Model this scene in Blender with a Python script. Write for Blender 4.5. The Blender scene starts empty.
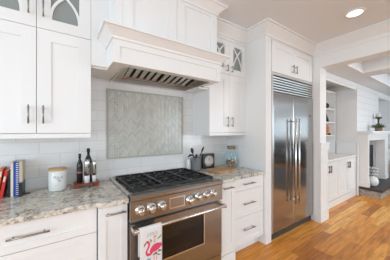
import bpy, bmesh, math, random
from mathutils import Vector, Matrix
random.seed(7)
C = bpy.context.scene.collection
scene = bpy.context.scene
PI = math.pi

# ------------------------------------------------------------------ camera
cam_d = bpy.data.cameras.new('camera'); cam = bpy.data.objects.new('camera', cam_d); C.objects.link(cam)
cam_d.sensor_width = 36.0; cam_d.lens = 36.0 * 196.0 / 390.0
cam_d.shift_y = 1.5 / 390.0
cam.location = (0, -2.17, 1.42)
cam.rotation_euler = (math.radians(90), 0, math.radians(55.5 - 90))
cam_d.clip_start = 0.05
scene.camera = cam

# ------------------------------------------------------------------ world, lights, exposure
w = bpy.data.worlds.new('world'); scene.world = w; w.use_nodes = True
w.node_tree.nodes['Background'].inputs[0].default_value = (0.72, 0.86, 1.0, 1)
w.node_tree.nodes['Background'].inputs[1].default_value = 2.2
scene.view_settings.view_transform = 'Standard'
scene.view_settings.look = 'None'
scene.view_settings.exposure = -1.13
scene.view_settings.gamma = 1.0
scene.view_settings.use_curve_mapping = False

def area(name, loc, rot, sx, sy, power, col):
    l = bpy.data.lights.new(name, 'AREA'); l.shape = 'RECTANGLE'; l.size = sx; l.size_y = sy
    l.energy = power; l.color = col
    o = bpy.data.objects.new(name, l); C.objects.link(o); o.location = loc; o.rotation_euler = rot
    return o
# daylight through the windows of the kitchen (south and west) and of the living room (east, south)
area('daylight_south', (0.2, -6.55, 1.6), (PI/2, 0, 0), 4.2, 1.7, 105, (0.735, 0.875, 1.0))
area('daylight_west', (-2.65, -2.6, 1.6), (PI/2, 0, -PI/2), 3.0, 1.7, 165, (0.75, 0.89, 1.0))
area('daylight_living_south', (6.2, -6.55, 1.6), (PI/2, 0, 0), 4.2, 1.7, 330, (0.79, 0.90, 1.0))
area('daylight_living_east', (9.55, -3.6, 1.62), (PI/2, 0, PI/2), 4.0, 0.95, 13, (0.78, 0.92, 1.0))

# ------------------------------------------------------------------ materials
def mat(name, col, rough=0.5, metal=0.0, **kw):
    m = bpy.data.materials.new(name); m.use_nodes = True
    b = m.node_tree.nodes['Principled BSDF']
    b.inputs['Base Color'].default_value = (*col, 1)
    b.inputs['Roughness'].default_value = rough
    b.inputs['Metallic'].default_value = metal
    for k, v in kw.items(): b.inputs[k].default_value = v
    return m
def nodes(m): return m.node_tree.nodes, m.node_tree.links, m.node_tree.nodes['Principled BSDF']
def srgb(r, g, b):
    f = lambda c: (c/255/12.92) if c/255 <= 0.04045 else ((c/255+0.055)/1.055)**2.4
    return (f(r), f(g), f(b))
def coords(n, l, scale=(1,1,1), rot=(0,0,0), space='geo'):
    if space == 'geo': g = n.new('ShaderNodeNewGeometry'); src = g.outputs['Position']
    else: g = n.new('ShaderNodeTexCoord'); src = g.outputs['Object']
    mp = n.new('ShaderNodeMapping'); mp.inputs['Scale'].default_value = scale; mp.inputs['Rotation'].default_value = rot
    l.new(src, mp.inputs['Vector']); return mp.outputs['Vector']
def ramp(n, stops):
    r = n.new('ShaderNodeValToRGB'); e = r.color_ramp.elements
    while len(e) < len(stops): e.new(0.5)
    for i, (p, c) in enumerate(stops): e[i].position = p; e[i].color = (*c, 1)
    return r

M = {}
M['cab'] = mat('white_cabinet_paint', (0.88, 0.88, 0.87), 0.32)
M['trim'] = mat('white_trim_paint', (0.88, 0.88, 0.87), 0.4)
M['wall'] = mat('wall_paint', (0.87, 0.875, 0.87), 0.6)
M['ceil'] = mat('ceiling_paint', (0.85, 0.875, 0.90), 0.8)
M['nickel'] = mat('brushed_nickel', (0.36, 0.33, 0.30), 0.3, 1.0)
M['chrome'] = mat('polished_steel', (0.70, 0.69, 0.67), 0.2, 1.0)
M['black'] = mat('black_enamel', (0.012, 0.012, 0.013), 0.3)
M['iron'] = mat('cast_iron', (0.010, 0.010, 0.011), 0.42)
M['tray'] = mat('cooktop_enamel', (0.05, 0.05, 0.052), 0.16)
M['handle'] = mat('satin_handle_steel', (0.82, 0.82, 0.82), 0.32, 1.0)
M['bronze'] = mat('dark_bronze', (0.10, 0.085, 0.075), 0.4, 0.6)
M['satin'] = mat('satin_steel', (0.74, 0.71, 0.67), 0.55, 1.0)
M['darkglass'] = mat('oven_glass', (0.012, 0.009, 0.007), 0.06)
M['interior'] = mat('cabinet_interior', (0.72, 0.73, 0.72), 0.6)
M['white'] = mat('white_ceramic', (0.82, 0.82, 0.80), 0.25)
M['quartz'] = mat('white_quartz', (0.84, 0.82, 0.79), 0.5)
M['plastic'] = mat('black_plastic', (0.015, 0.015, 0.017), 0.35)
M['paper'] = mat('paper', (0.75, 0.72, 0.66), 0.8)
M['print'] = mat('grey_print', (0.12, 0.12, 0.13), 0.7)
M['bottle'] = mat('dark_bottle_glass', (0.012, 0.012, 0.012), 0.1)
M['maroon'] = mat('dark_label', (0.06, 0.018, 0.025), 0.5)
M['greylabel'] = mat('bottle_label_grey', (0.25, 0.23, 0.23), 0.5)
M['galv'] = mat('galvanised_grey', (0.34, 0.36, 0.39), 0.35, 0.55)
M['lamp'] = mat('lamp_lens', (1, 1, 1), 0.5)
n, l, b = nodes(M['lamp']); b.inputs['Emission Color'].default_value = (1, 0.96, 0.9, 1); b.inputs['Emission Strength'].default_value = 6
M['sofa'] = mat('charcoal_fabric', (0.045, 0.043, 0.042), 0.9)
M['rug'] = mat('charcoal_rug', (0.10, 0.095, 0.09), 0.95)
M['leaf'] = mat('leaf_green', (0.13, 0.16, 0.07), 0.6)
M['wicker'] = mat('woven_brown', (0.26, 0.15, 0.08), 0.8)
M['copper'] = mat('copper_orange', (0.55, 0.18, 0.06), 0.4)  # even orange base colour, no emission
M['wax'] = mat('candle_wax', (0.72, 0.66, 0.58), 0.5)
M['slate'] = mat('dark_slate', (0.055, 0.048, 0.045), 0.5)
M['screen'] = mat('fire_screen_black', (0.012, 0.016, 0.028), 0.5)

# stainless steel with fine brushing
def steel(name, col, rough, zs, aniso=0.0):
    m = mat(name, col, rough, 1.0); n, l, b = nodes(m)
    v = coords(n, l, zs, space='obj'); t = n.new('ShaderNodeTexNoise'); t.inputs['Scale'].default_value = 1; t.inputs['Detail'].default_value = 3
    l.new(v, t.inputs['Vector']); b.inputs['Anisotropic'].default_value = aniso
    mr = n.new('ShaderNodeMapRange'); mr.inputs['To Min'].default_value = rough*0.92; mr.inputs['To Max'].default_value = rough*1.08
    l.new(t.outputs['Fac'], mr.inputs['Value']); l.new(mr.outputs['Result'], b.inputs['Roughness'])
    return m
M['steel'] = steel('stainless_range', (0.33, 0.315, 0.30), 0.24, (3, 3, 260), 0.6)
M['fsteel'] = steel('stainless_fridge', (0.45, 0.44, 0.43), 0.15, (4, 4, 300), 0.4)
M['hsteel'] = steel('stainless_hood', (0.62, 0.59, 0.55), 0.3, (3, 200, 3))
M['grille'] = mat('fridge_grille_steel', (0.66, 0.64, 0.61), 0.3, 1.0)

# oak floor planks running along x
def floor_mat():
    m = mat('oak_plank_floor', (0.5, 0.25, 0.1), 0.36); n, l, b = nodes(m)
    v = coords(n, l, (1, 1, 1))
    br = n.new('ShaderNodeTexBrick'); br.offset = 0.37; br.offset_frequency = 3
    br.inputs['Scale'].default_value = 1; br.inputs['Brick Width'].default_value = 0.85; br.inputs['Row Height'].default_value = 0.112
    br.inputs['Mortar Size'].default_value = 0.0012; br.inputs['Bias'].default_value = 0
    br.inputs['Color1'].default_value = (0, 0, 0, 1); br.inputs['Color2'].default_value = (1, 1, 1, 1); br.inputs['Mortar'].default_value = (0.3, 0.3, 0.3, 1)
    l.new(v, br.inputs['Vector'])
    cr = ramp(n, [(0.0, (0.44, 0.145, 0.018)), (0.35, (0.74, 0.285, 0.040)), (0.7, (0.86, 0.365, 0.06)), (1.0, (0.95, 0.52, 0.13))])
    l.new(br.outputs['Color'], cr.inputs['Fac'])
    v2 = coords(n, l, (1.5, 16, 1)); t = n.new('ShaderNodeTexNoise'); t.inputs['Scale'].default_value = 2.2; t.inputs['Detail'].default_value = 6; t.inputs['Distortion'].default_value = 0.6
    l.new(v2, t.inputs['Vector'])
    gr = ramp(n, [(0.3, (0.52, 0.46, 0.40)), (0.6, (1.1, 1.1, 1.12))]); l.new(t.outputs['Fac'], gr.inputs['Fac'])
    mx = n.new('ShaderNodeMix'); mx.data_type = 'RGBA'; mx.blend_type = 'MULTIPLY'; mx.inputs['Factor'].default_value = 0.7
    l.new(cr.outputs['Color'], mx.inputs['A']); l.new(gr.outputs['Color'], mx.inputs['B'])
    v3 = coords(n, l, (2.2, 6, 1)); k = n.new('ShaderNodeTexVoronoi'); k.inputs['Scale'].default_value = 2.1; l.new(v3, k.inputs['Vector'])
    kr = ramp(n, [(0.03, (0.22, 0.12, 0.07)), (0.11, (1, 1, 1))]); l.new(k.outputs['Distance'], kr.inputs['Fac'])
    mk = n.new('ShaderNodeMix'); mk.data_type = 'RGBA'; mk.blend_type = 'MULTIPLY'; mk.inputs['Factor'].default_value = 0.8
    l.new(mx.outputs['Result'], mk.inputs['A']); l.new(kr.outputs['Color'], mk.inputs['B'])
    gm = n.new('ShaderNodeMix'); gm.data_type = 'RGBA'; gm.blend_type = 'MIX'; gm.inputs['B'].default_value = (0.16, 0.07, 0.025, 1)
    l.new(br.outputs['Fac'], gm.inputs['Factor']); l.new(mk.outputs['Result'], gm.inputs['A'])
    l.new(gm.outputs['Result'], b.inputs['Base Color'])
    return m
M['floor'] = floor_mat()

def tile_mat(name, wd, ht, off, c1, c2, mort, rough=0.15):
    m = mat(name, c1, rough); n, l, b = nodes(m)
    g = n.new('ShaderNodeNewGeometry'); s = n.new('ShaderNodeSeparateXYZ'); l.new(g.outputs['Position'], s.inputs[0])
    cb = n.new('ShaderNodeCombineXYZ'); l.new(s.outputs['X'], cb.inputs['X'])
    ad = n.new('ShaderNodeMath'); ad.operation = 'ADD'; ad.inputs[1].default_value = off; l.new(s.outputs['Z'], ad.inputs[0]); l.new(ad.outputs[0], cb.inputs['Y'])
    br = n.new('ShaderNodeTexBrick'); br.inputs['Scale'].default_value = 1; br.inputs['Brick Width'].default_value = wd; br.inputs['Row Height'].default_value = ht
    br.inputs['Mortar Size'].default_value = 0.003; br.inputs['Mortar Smooth'].default_value = 0.3
    br.inputs['Color1'].default_value = (*c1, 1); br.inputs['Color2'].default_value = (*c2, 1); br.inputs['Mortar'].default_value = (*mort, 1)
    l.new(cb.outputs[0], br.inputs['Vector']); l.new(br.outputs['Color'], b.inputs['Base Color'])
    t = n.new('ShaderNodeTexNoise'); t.inputs['Scale'].default_value = 9; l.new(g.outputs['Position'], t.inputs['Vector'])
    mth = n.new('ShaderNodeMath'); mth.operation = 'MULTIPLY_ADD'; mth.inputs[1].default_value = -0.6; l.new(br.outputs['Fac'], mth.inputs[0]); l.new(t.outputs['Fac'], mth.inputs[2])
    bp = n.new('ShaderNodeBump'); bp.inputs['Strength'].default_value = 0.15; bp.inputs['Distance'].default_value = 0.01
    l.new(mth.outputs[0], bp.inputs['Height']); l.new(bp.outputs['Normal'], b.inputs['Normal'])
    return m
M['tile'] = tile_mat('handmade_subway_tile', 0.305, 0.102, 0.0, (0.84, 0.83, 0.81), (0.79, 0.785, 0.77), (0.69, 0.68, 0.665))
M['ship'] = tile_mat('shiplap_boards', 6.0, 0.15, 0.0, (0.82, 0.82, 0.81), (0.82, 0.82, 0.81), (0.5, 0.5, 0.5), 0.4)

def granite():
    m = mat('granite', (0.6, 0.55, 0.5), 0.16); n, l, b = nodes(m)
    v = coords(n, l)
    t = n.new('ShaderNodeTexNoise'); t.inputs['Scale'].default_value = 15; t.inputs['Detail'].default_value = 9; t.inputs['Roughness'].default_value = 0.72; t.inputs['Distortion'].default_value = 1.0
    l.new(v, t.inputs['Vector'])
    r = ramp(n, [(0.33, srgb(88, 82, 78)), (0.41, srgb(150, 142, 132)), (0.48, srgb(208, 201, 188)), (0.58, srgb(236, 231, 219)), (0.70, srgb(200, 188, 168))])
    l.new(t.outputs['Fac'], r.inputs['Fac'])
    t2 = n.new('ShaderNodeTexNoise'); t2.inputs['Scale'].default_value = 70; t2.inputs['Detail'].default_value = 3; l.new(v, t2.inputs['Vector'])
    r2 = ramp(n, [(0.36, (0.35, 0.32, 0.3)), (0.5, (1, 1, 1))]); l.new(t2.outputs['Fac'], r2.inputs['Fac'])
    mx = n.new('ShaderNodeMix'); mx.data_type = 'RGBA'; mx.blend_type = 'MULTIPLY'; mx.inputs['Factor'].default_value = 0.5
    l.new(r.outputs['Color'], mx.inputs['A']); l.new(r2.outputs['Color'], mx.inputs['B']); l.new(mx.outputs['Result'], b.inputs['Base Color'])
    return m
M['granite'] = granite()

def wood(name, c1, c2, sc=(3, 30, 30), rough=0.4):
    m = mat(name, c1, rough); n, l, b = nodes(m)
    v = coords(n, l, sc, space='obj'); t = n.new('ShaderNodeTexNoise'); t.inputs['Scale'].default_value = 2; t.inputs['Detail'].default_value = 5; t.inputs['Distortion'].default_value = 0.8
    l.new(v, t.inputs['Vector']); r = ramp(n, [(0.3, c1), (0.65, c2)]); l.new(t.outputs['Fac'], r.inputs['Fac']); l.new(r.outputs['Color'], b.inputs['Base Color'])
    return m
M['board'] = wood('maple_board', srgb(176, 122, 78), srgb(214, 168, 122))
M['lidwood'] = wood('light_bamboo', srgb(190, 140, 88), srgb(216, 176, 124))
M['redwood'] = wood('reddish_walnut', srgb(92, 38, 20), srgb(150, 74, 42))
M['cork'] = wood('driftwood_lid', srgb(120, 104, 80), srgb(160, 144, 116), (20, 20, 20), 0.8)
M['stone'] = wood('ledger_stone', srgb(110, 96, 84), srgb(196, 186, 172), (3, 3, 14), 0.8)
M['marble'] = wood('striped_grey_marble', srgb(60, 58, 58), srgb(196, 192, 186), (30, 30, 2), 0.3)

def thin_glass(name, tint, transp, rough=0.05):
    m = bpy.data.materials.new(name); m.use_nodes = True; n = m.node_tree.nodes; l = m.node_tree.links
    n.remove(n['Principled BSDF']); out = n['Material Output']
    tr = n.new('ShaderNodeBsdfTransparent'); tr.inputs[0].default_value = (*tint, 1)
    gl = n.new('ShaderNodeBsdfGlossy'); gl.inputs['Roughness'].default_value = rough; gl.inputs[0].default_value = (0.9, 0.9, 0.9, 1)
    fr = n.new('ShaderNodeLayerWeight'); fr.inputs['Blend'].default_value = 0.12
    ad = n.new('ShaderNodeMath'); ad.operation = 'MULTIPLY_ADD'; ad.inputs[1].default_value = 0.5; ad.inputs[2].default_value = 1 - transp; l.new(fr.outputs['Facing'], ad.inputs[0]); ad.use_clamp = True
    mx = n.new('ShaderNodeMixShader'); l.new(ad.outputs[0], mx.inputs[0]); l.new(tr.outputs[0], mx.inputs[1]); l.new(gl.outputs[0], mx.inputs[2]); l.new(mx.outputs[0], out.inputs[0])
    return m
M['pane'] = thin_glass('cabinet_glass', (0.52, 0.56, 0.54), 0.97)
M['bluejar'] = thin_glass('pale_blue_glass', (0.90, 0.975, 0.985), 0.97)
for _k, _c, _f in (('pane', (0.46, 0.50, 0.485, 1), 0.62), ('bluejar', (0.55, 0.74, 0.80, 1), 0.06)):     # lightly frosted seeded glass
  _n = M[_k].node_tree.nodes; _l = M[_k].node_tree.links
  _old = _n['Material Output'].inputs[0].links[0].from_socket
  _d = _n.new('ShaderNodeBsdfDiffuse'); _d.inputs[0].default_value = _c
  _m = _n.new('ShaderNodeMixShader'); _m.inputs[0].default_value = _f; _l.new(_old, _m.inputs[1]); _l.new(_d.outputs[0], _m.inputs[2]); _l.new(_m.outputs[0], _n['Material Output'].inputs[0])
M['winglass'] = thin_glass('window_glass', (0.97, 0.98, 0.98), 0.98)
SAGE = [mat('sage_tile', srgb(194, 194, 185), 0.2), mat('pale_sage_tile', srgb(203, 203, 194), 0.2), mat('deep_sage_tile', srgb(184, 186, 178), 0.2)]
M['grout'] = mat('light_grout', srgb(236, 235, 228), 0.7)
M['edge'] = mat('panel_edge_trim', srgb(176, 174, 164), 0.3)
M['towel'] = mat('white_cotton', (0.80, 0.78, 0.77), 0.9)

# ------------------------------------------------------------------ mesh helpers
def bx(bm, x0, x1, y0, y1, z0, z1, mi=0):
    vs = [bm.verts.new(p) for p in ((x0,y0,z0),(x1,y0,z0),(x1,y1,z0),(x0,y1,z0),(x0,y0,z1),(x1,y0,z1),(x1,y1,z1),(x0,y1,z1))]
    for f in ((0,3,2,1),(4,5,6,7),(0,1,5,4),(1,2,6,5),(2,3,7,6),(3,0,4,7)):
        bm.faces.new([vs[i] for i in f]).material_index = mi
    return vs
def box(*a): bm = bmesh.new(); bx(bm, *a); return bm
def tube(bm, p0, p1, r0, r1=None, seg=12, mi=0):
    if r1 is None: r1 = r0
    p0 = Vector(p0); p1 = Vector(p1); d = (p1-p0).normalized()
    u = d.orthogonal().normalized(); v = d.cross(u)
    a = []; b = []
    for i in range(seg):
        t = 2*PI*i/seg; q = u*math.cos(t)+v*math.sin(t)
        a.append(bm.verts.new(p0+q*r0)); b.append(bm.verts.new(p1+q*r1))
    for i in range(seg):
        j = (i+1) % seg; f = bm.faces.new((a[i], a[j], b[j], b[i])); f.smooth = True; f.material_index = mi
    bm.faces.new(a[::-1]).material_index = mi; bm.faces.new(b).material_index = mi
def path_tube(bm, pts, r, seg=8):
    pts = [Vector(p) for p in pts]; rings = []
    for i, p in enumerate(pts):
        d = (pts[min(i+1, len(pts)-1)] - pts[max(i-1, 0)]).normalized()
        u = d.cross(Vector((0.13, 0.31, 0.94))).normalized(); v = d.cross(u)
        rr = r[i] if isinstance(r, (list, tuple)) else r
        rings.append([bm.verts.new(p + (u*math.cos(2*PI*k/seg)+v*math.sin(2*PI*k/seg))*rr) for k in range(seg)])
    for a, b in zip(rings, rings[1:]):
        for k in range(seg):
            f = bm.faces.new((a[k], a[(k+1) % seg], b[(k+1) % seg], b[k])); f.smooth = True
    bm.faces.new(rings[0][::-1]); bm.faces.new(rings[-1])
def lathe(bm, prof, c=(0,0,0), axis='z', seg=28, smooth=True):
    rings = []
    for r, h in prof:
        ring = []
        for i in range(seg):
            t = 2*PI*i/seg; q = (r*math.cos(t), r*math.sin(t), h)
            if axis == 'y': q = (q[0], -q[2], q[1])      # axis pointing towards -y
            ring.append(bm.verts.new((c[0]+q[0], c[1]+q[1], c[2]+q[2])))
        rings.append(ring)
    for a, b in zip(rings, rings[1:]):
        for k in range(seg):
            f = bm.faces.new((a[k], a[(k+1) % seg], b[(k+1) % seg], b[k])); f.smooth = smooth
    if prof[0][0] > 1e-5: bm.faces.new(rings[0][::-1])
    if prof[-1][0] > 1e-5: bm.faces.new(rings[-1])
def prism(bm, pts, z0, z1, mi=0):
    a = [bm.verts.new((x, y, z0)) for x, y in pts]; b = [bm.verts.new((x, y, z1)) for x, y in pts]
    k = len(pts)
    bm.faces.new(a[::-1]).material_index = mi; bm.faces.new(b).material_index = mi
    for i in range(k): bm.faces.new((a[i], a[(i+1) % k], b[(i+1) % k], b[i])).material_index = mi
def prism_y(bm, pts, y0, y1, mi=0):     # pts (x,z), extruded along y
    a = [bm.verts.new((x, y0, z)) for x, z in pts]; b = [bm.verts.new((x, y1, z)) for x, z in pts]
    k = len(pts)
    bm.faces.new(a).material_index = mi; bm.faces.new(b[::-1]).material_index = mi
    for i in range(k): bm.faces.new((a[i], b[i], b[(i+1) % k], a[(i+1) % k])).material_index = mi
def wloc(o):
    v = Vector((0, 0, 0))
    while o is not None: v += Vector(o.location); o = o.parent
    return v
def obj(name, bm, m, parent=None, world=True, bevel=0, origin=None):
    bmesh.ops.recalc_face_normals(bm, faces=bm.faces[:])
    me = bpy.data.meshes.new(name)
    if parent is not None and world:
        bmesh.ops.translate(bm, verts=bm.verts[:], vec=-wloc(parent))
    if origin is not None:
        bmesh.ops.translate(bm, verts=bm.verts[:], vec=-Vector(origin))
    bm.to_mesh(me); bm.free()
    for mm in (m if isinstance(m, list) else [m]): me.materials.append(mm)
    o = bpy.data.objects.new(name, me); C.objects.link(o)
    if parent is not None: o.parent = parent
    if origin is not None: o.location = origin
    if bevel:
        md = o.modifiers.new('bevel', 'BEVEL'); md.width = bevel; md.segments = 2; md.limit_method = 'ANGLE'
    return o
def tag(o, label, cat, group=None):
    o['label'] = label; o['category'] = cat
    if group: o['group'] = group
    return o
def thing(name, label, cat, loc=(0,0,0), rz=0, group=None):
    o = bpy.data.objects.new(name, None); C.objects.link(o); o.location = loc; o.rotation_euler = (0, 0, rz); o.empty_display_size = 0.1
    return tag(o, label, cat, group)
def struct(name, bm, m, bevel=0):
    o = obj(name, bm, m, bevel=bevel); o['kind'] = 'structure'; return o

# ------------------------------------------------------------------ cabinet helpers (fronts face -y)
def shaker(bm, x0, x1, z0, z1, yf, st=0.085, th=0.02, rec=0.009, rail=None):
    rl = rail if rail is not None else st
    bx(bm, x0, x0+st, yf, yf+th, z0, z1); bx(bm, x1-st, x1, yf, yf+th, z0, z1)
    bx(bm, x0+st, x1-st, yf, yf+th, z1-rl, z1); bx(bm, x0+st, x1-st, yf, yf+th, z0, z0+rl)
    bx(bm, x0+st, x1-st, yf+rec, yf+th, z0+rl, z1-rl)
def door(parent, name, x0, x1, z0, z1, yf, **kw):
    bm = bmesh.new(); shaker(bm, x0, x1, z0, z1, yf, **kw)
    return obj(name, bm, M['cab'], parent)
def bar_handle(parent, p0, p1, yf, r=0.006, off=0.03, m='nickel'):
    bm = bmesh.new(); p0 = Vector((p0[0], yf-off, p0[1])); p1 = Vector((p1[0], yf-off, p1[1]))
    tube(bm, p0, p1, r); d = (p1-p0)
    for t in (0.14, 0.86):
        q = p0+d*t; tube(bm, q, (q.x, yf+0.001, q.z), r*0.85)
    o = obj('handle', bm, M[m], parent); o['label'] = 'brushed nickel bar handle' if m == 'nickel' else 'dark bronze bar handle'; return o
def crown(bm, path, zb, zt, proj):
    """sweep a crown profile along a polyline in plan; left-hand side (towards the room) gets the projection"""
    prof = [(0.0, zb), (0.012, zb), (0.012, zb+0.02), (proj*0.25, zb+(zt-zb)*0.30), (proj*0.5, zb+(zt-zb)*0.52), (proj*0.82, zb+(zt-zb)*0.78), (proj*0.82, zt-0.02), (proj, zt-0.02), (proj, zt)]
    P = [Vector((x, y)) for x, y in path]; secs = []
    for i, p in enumerate(P):
        ns = []
        if i > 0: d = (P[i]-P[i-1]).normalized(); ns.append(Vector((d.y, -d.x)))
        if i < len(P)-1: d = (P[i+1]-P[i]).normalized(); ns.append(Vector((d.y, -d.x)))
        nn = ns[0] if len(ns) == 1 else (ns[0]+ns[1]) / (1+ns[0].dot(ns[1]))
        secs.append([bm.verts.new((p.x+nn.x*o, p.y+nn.y*o, z)) for o, z in prof] + [bm.verts.new((p.x-nn.x*0.002, p.y-nn.y*0.002, zt)), bm.verts.new((p.x-nn.x*0.002, p.y-nn.y*0.002, zb))])
    for a, b in zip(secs, secs[1:]):
        for k in range(len(a)): bm.faces.new((a[k], a[(k+1) % len(a)], b[(k+1) % len(a)], b[k]))
    bm.faces.new(secs[0]); bm.faces.new(secs[-1][::-1])

WY = 0.02          # range wall
CZ = 2.76          # ceiling

# ------------------------------------------------------------------ setting: shell
struct('floor', box(-2.6, 9.5, -6.5, 0.15, -0.06, 0.0), M['floor'])
struct('ceiling', box(-2.8, 9.7, -6.7, 0.15, CZ, CZ+0.1), M['ceil'])
bm = bmesh.new(); bx(bm, -2.6, 3.36, WY, 0.15, 0, CZ); struct('wall_north', bm, M['tile'])
struct('wall_living_north', box(3.36, 9.5, WY, 0.15, 0, CZ), M['wall'])
# south wall with two window openings, west wall with one, east wall with one
def wall_with_hole(name, axis, c0, c1, a0, a1, holes, m):
    bm = bmesh.new()
    def B(u0, u1, z0, z1):
        if axis == 'x': bx(bm, u0, u1, c0, c1, z0, z1)
        else: bx(bm, c0, c1, u0, u1, z0, z1)
    cur = a0
    for h0, h1, z0, z1 in holes:
        B(cur, h0, 0, CZ); B(h0, h1, 0, z0); B(h0, h1, z1, CZ); cur = h1
    B(cur, a1, 0, CZ); struct(name, bm, m)
wall_with_hole('wall_south', 'x', -6.7, -6.5, -2.6, 9.5, [(-1.9, 2.3, 0.75, 2.45), (4.1, 8.3, 0.75, 2.45)], M['wall'])
wall_with_hole('wall_west', 'y', -2.8, -2.6, -6.7, 0.15, [(-4.1, -1.1, 0.75, 2.45)], M['wall'])
wall_with_hole('wall_east', 'y', 9.5, 9.7, -6.7, 0.15, [(-5.6, -1.6, 1.14, 2.1)], M['wall'])
def window(num, axis, c, u0, u1, z0, z1, nm, inward):
    bm = bmesh.new(); t = 0.05
    def B(bm, a0, a1, b0, b1, d0, d1):
        if axis == 'x': bx(bm, a0, a1, c+d0, c+d1, b0, b1)
        else: bx(bm, c+d0, c+d1, a0, a1, b0, b1)
    B(bm, u0, u1, z0, z0+t, -0.03, 0.03); B(bm, u0, u1, z1-t, z1, -0.03, 0.03)
    for i in range(nm+1):
        u = u0 + (u1-u0-t)*i/nm; B(bm, u, u+t, z0+t, z1-t, -0.03, 0.03)
    s0, s1 = sorted((0.0, inward*0.16))
    B(bm, u0-0.08, u1+0.08, z0-0.03, z0, s0, s1)
    root = struct('window_%d' % num, bm, M['trim'])
    g = bmesh.new(); B(g, u0+t, u1-t, z0+t, z1-t, -0.003, 0.003); obj('pane', g, M['winglass'], root)
window(1, 'x', -6.6, -1.9, 2.3, 0.75, 2.45, 3, 1)
window(2, 'x', -6.6, 4.1, 8.3, 0.75, 2.45, 3, 1)
window(3, 'y', -2.7, -4.1, -1.1, 0.75, 2.45, 2, 1)
window(4, 'y', 9.6, -5.6, -1.6, 1.14, 2.1, 3, -1)

# header wall between kitchen and living room, with the stub wall beside the fridge
struct('wall_header', box(3.34, 3.55, -6.5, -0.755, 2.42, CZ), M['trim'])
struct('wall_stub', box(3.34, 3.55, -0.755, WY, 0, CZ), M['trim'])
bm = bmesh.new()
bx(bm, 3.322, 3.60, -0.775, -0.668, 0.0, 0.20)                      # plinth block
bx(bm, 3.332, 3.585, -0.762, -0.668, 0.20, 1.13)                     # wainscot
bx(bm, 3.328, 3.352, -0.769, -0.762, 0.20, 1.13); bx(bm, 3.555, 3.59, -0.769, -0.762, 0.20, 1.13)
bx(bm, 3.326, 3.332, -0.769, -0.735, 0.20, 1.13); bx(bm, 3.326, 3.332, -0.70, -0.668, 0.20, 1.13)
bx(bm, 3.320, 3.600, -0.778, -0.668, 1.13, 1.222); bx(bm, 3.312, 3.612, -0.788, -0.668, 1.222, 1.242)
struct('trim_stub_wainscot', bm, M['trim'])
# crown mouldings
bm = bmesh.new(); crown(bm, [(-2.6, -0.33), (0.345, -0.33)], 2.61, CZ, 0.10); struct('trim_crown_left', bm, M['trim'])
bm = bmesh.new(); crown(bm, [(1.40, -0.33), (2.12, -0.33), (2.12, -0.65), (3.34, -0.65), (3.34, -6.5)], 2.625, CZ, 0.11); struct('trim_crown_right', bm, M['trim'])
bm = bmesh.new(); crown(bm, [(0.35, -0.335), (0.35, -0.56), (1.395, -0.56), (1.395, -0.335)], 2.665, CZ, 0.085); struct('trim_crown_hood', bm, M['trim'])
struct('trim_header_band', box(3.328, 3.342, -6.5, -0.66, 2.60, 2.64), M['trim'])

# ------------------------------------------------------------------ wall cabinets with glass tops
def gothic_door(parent, x0, x1, z0, z1, yf, st=0.083):
    bm = bmesh.new(); th = 0.02
    bx(bm, x0, x0+st, yf, yf+th, z0, z1); bx(bm, x1-st, x1, yf, yf+th, z0, z1)
    bx(bm, x0+st, x1-st, yf, yf+th, z1-st*0.8, z1); bx(bm, x0+st, x1-st, yf, yf+th, z0, z0+st)
    gx0, gx1, gz0, gz1 = x0+st, x1-st, z0+st, z1-st*0.8; N = 14; hw = 0.0085
    for mirror in (0, 1):
        pts = []
        for i in range(N+1):
            s = i/N; f = s**(2.5 if x0 < 0.3 else 1.75)
            x = gx0+(gx1-gx0)*(f if not mirror else 1-f); pts.append(Vector((x, gz0+(gz1-gz0)*s)))
        L = []; R = []
        for i, p in enumerate(pts):
            d = (pts[min(i+1, N)]-pts[max(i-1, 0)]).normalized(); q = Vector((-d.y, d.x))*hw
            a, c = p+q, p-q
            cl = lambda v: Vector((min(max(v.x, gx0-0.004), gx1+0.004), v.y))
            L.append(cl(a)); R.append(cl(c))
        for i in range(N):
            quad = [(L[i].x, L[i].y), (L[i+1].x, L[i+1].y), (R[i+1].x, R[i+1].y), (R[i].x, R[i].y)]
            prism_y(bm, quad, yf+0.003+0.001*mirror, yf+0.015)
    o = obj('glass_door', bm, M['cab'], parent)
    g = box(gx0-0.003, gx1+0.003, yf+0.0155, yf+0.0185, gz0-0.003, gz1+0.003); p = obj('pane', g, M['pane'], o); p['label'] = 'grey-green tinted glass'
    return o
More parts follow.
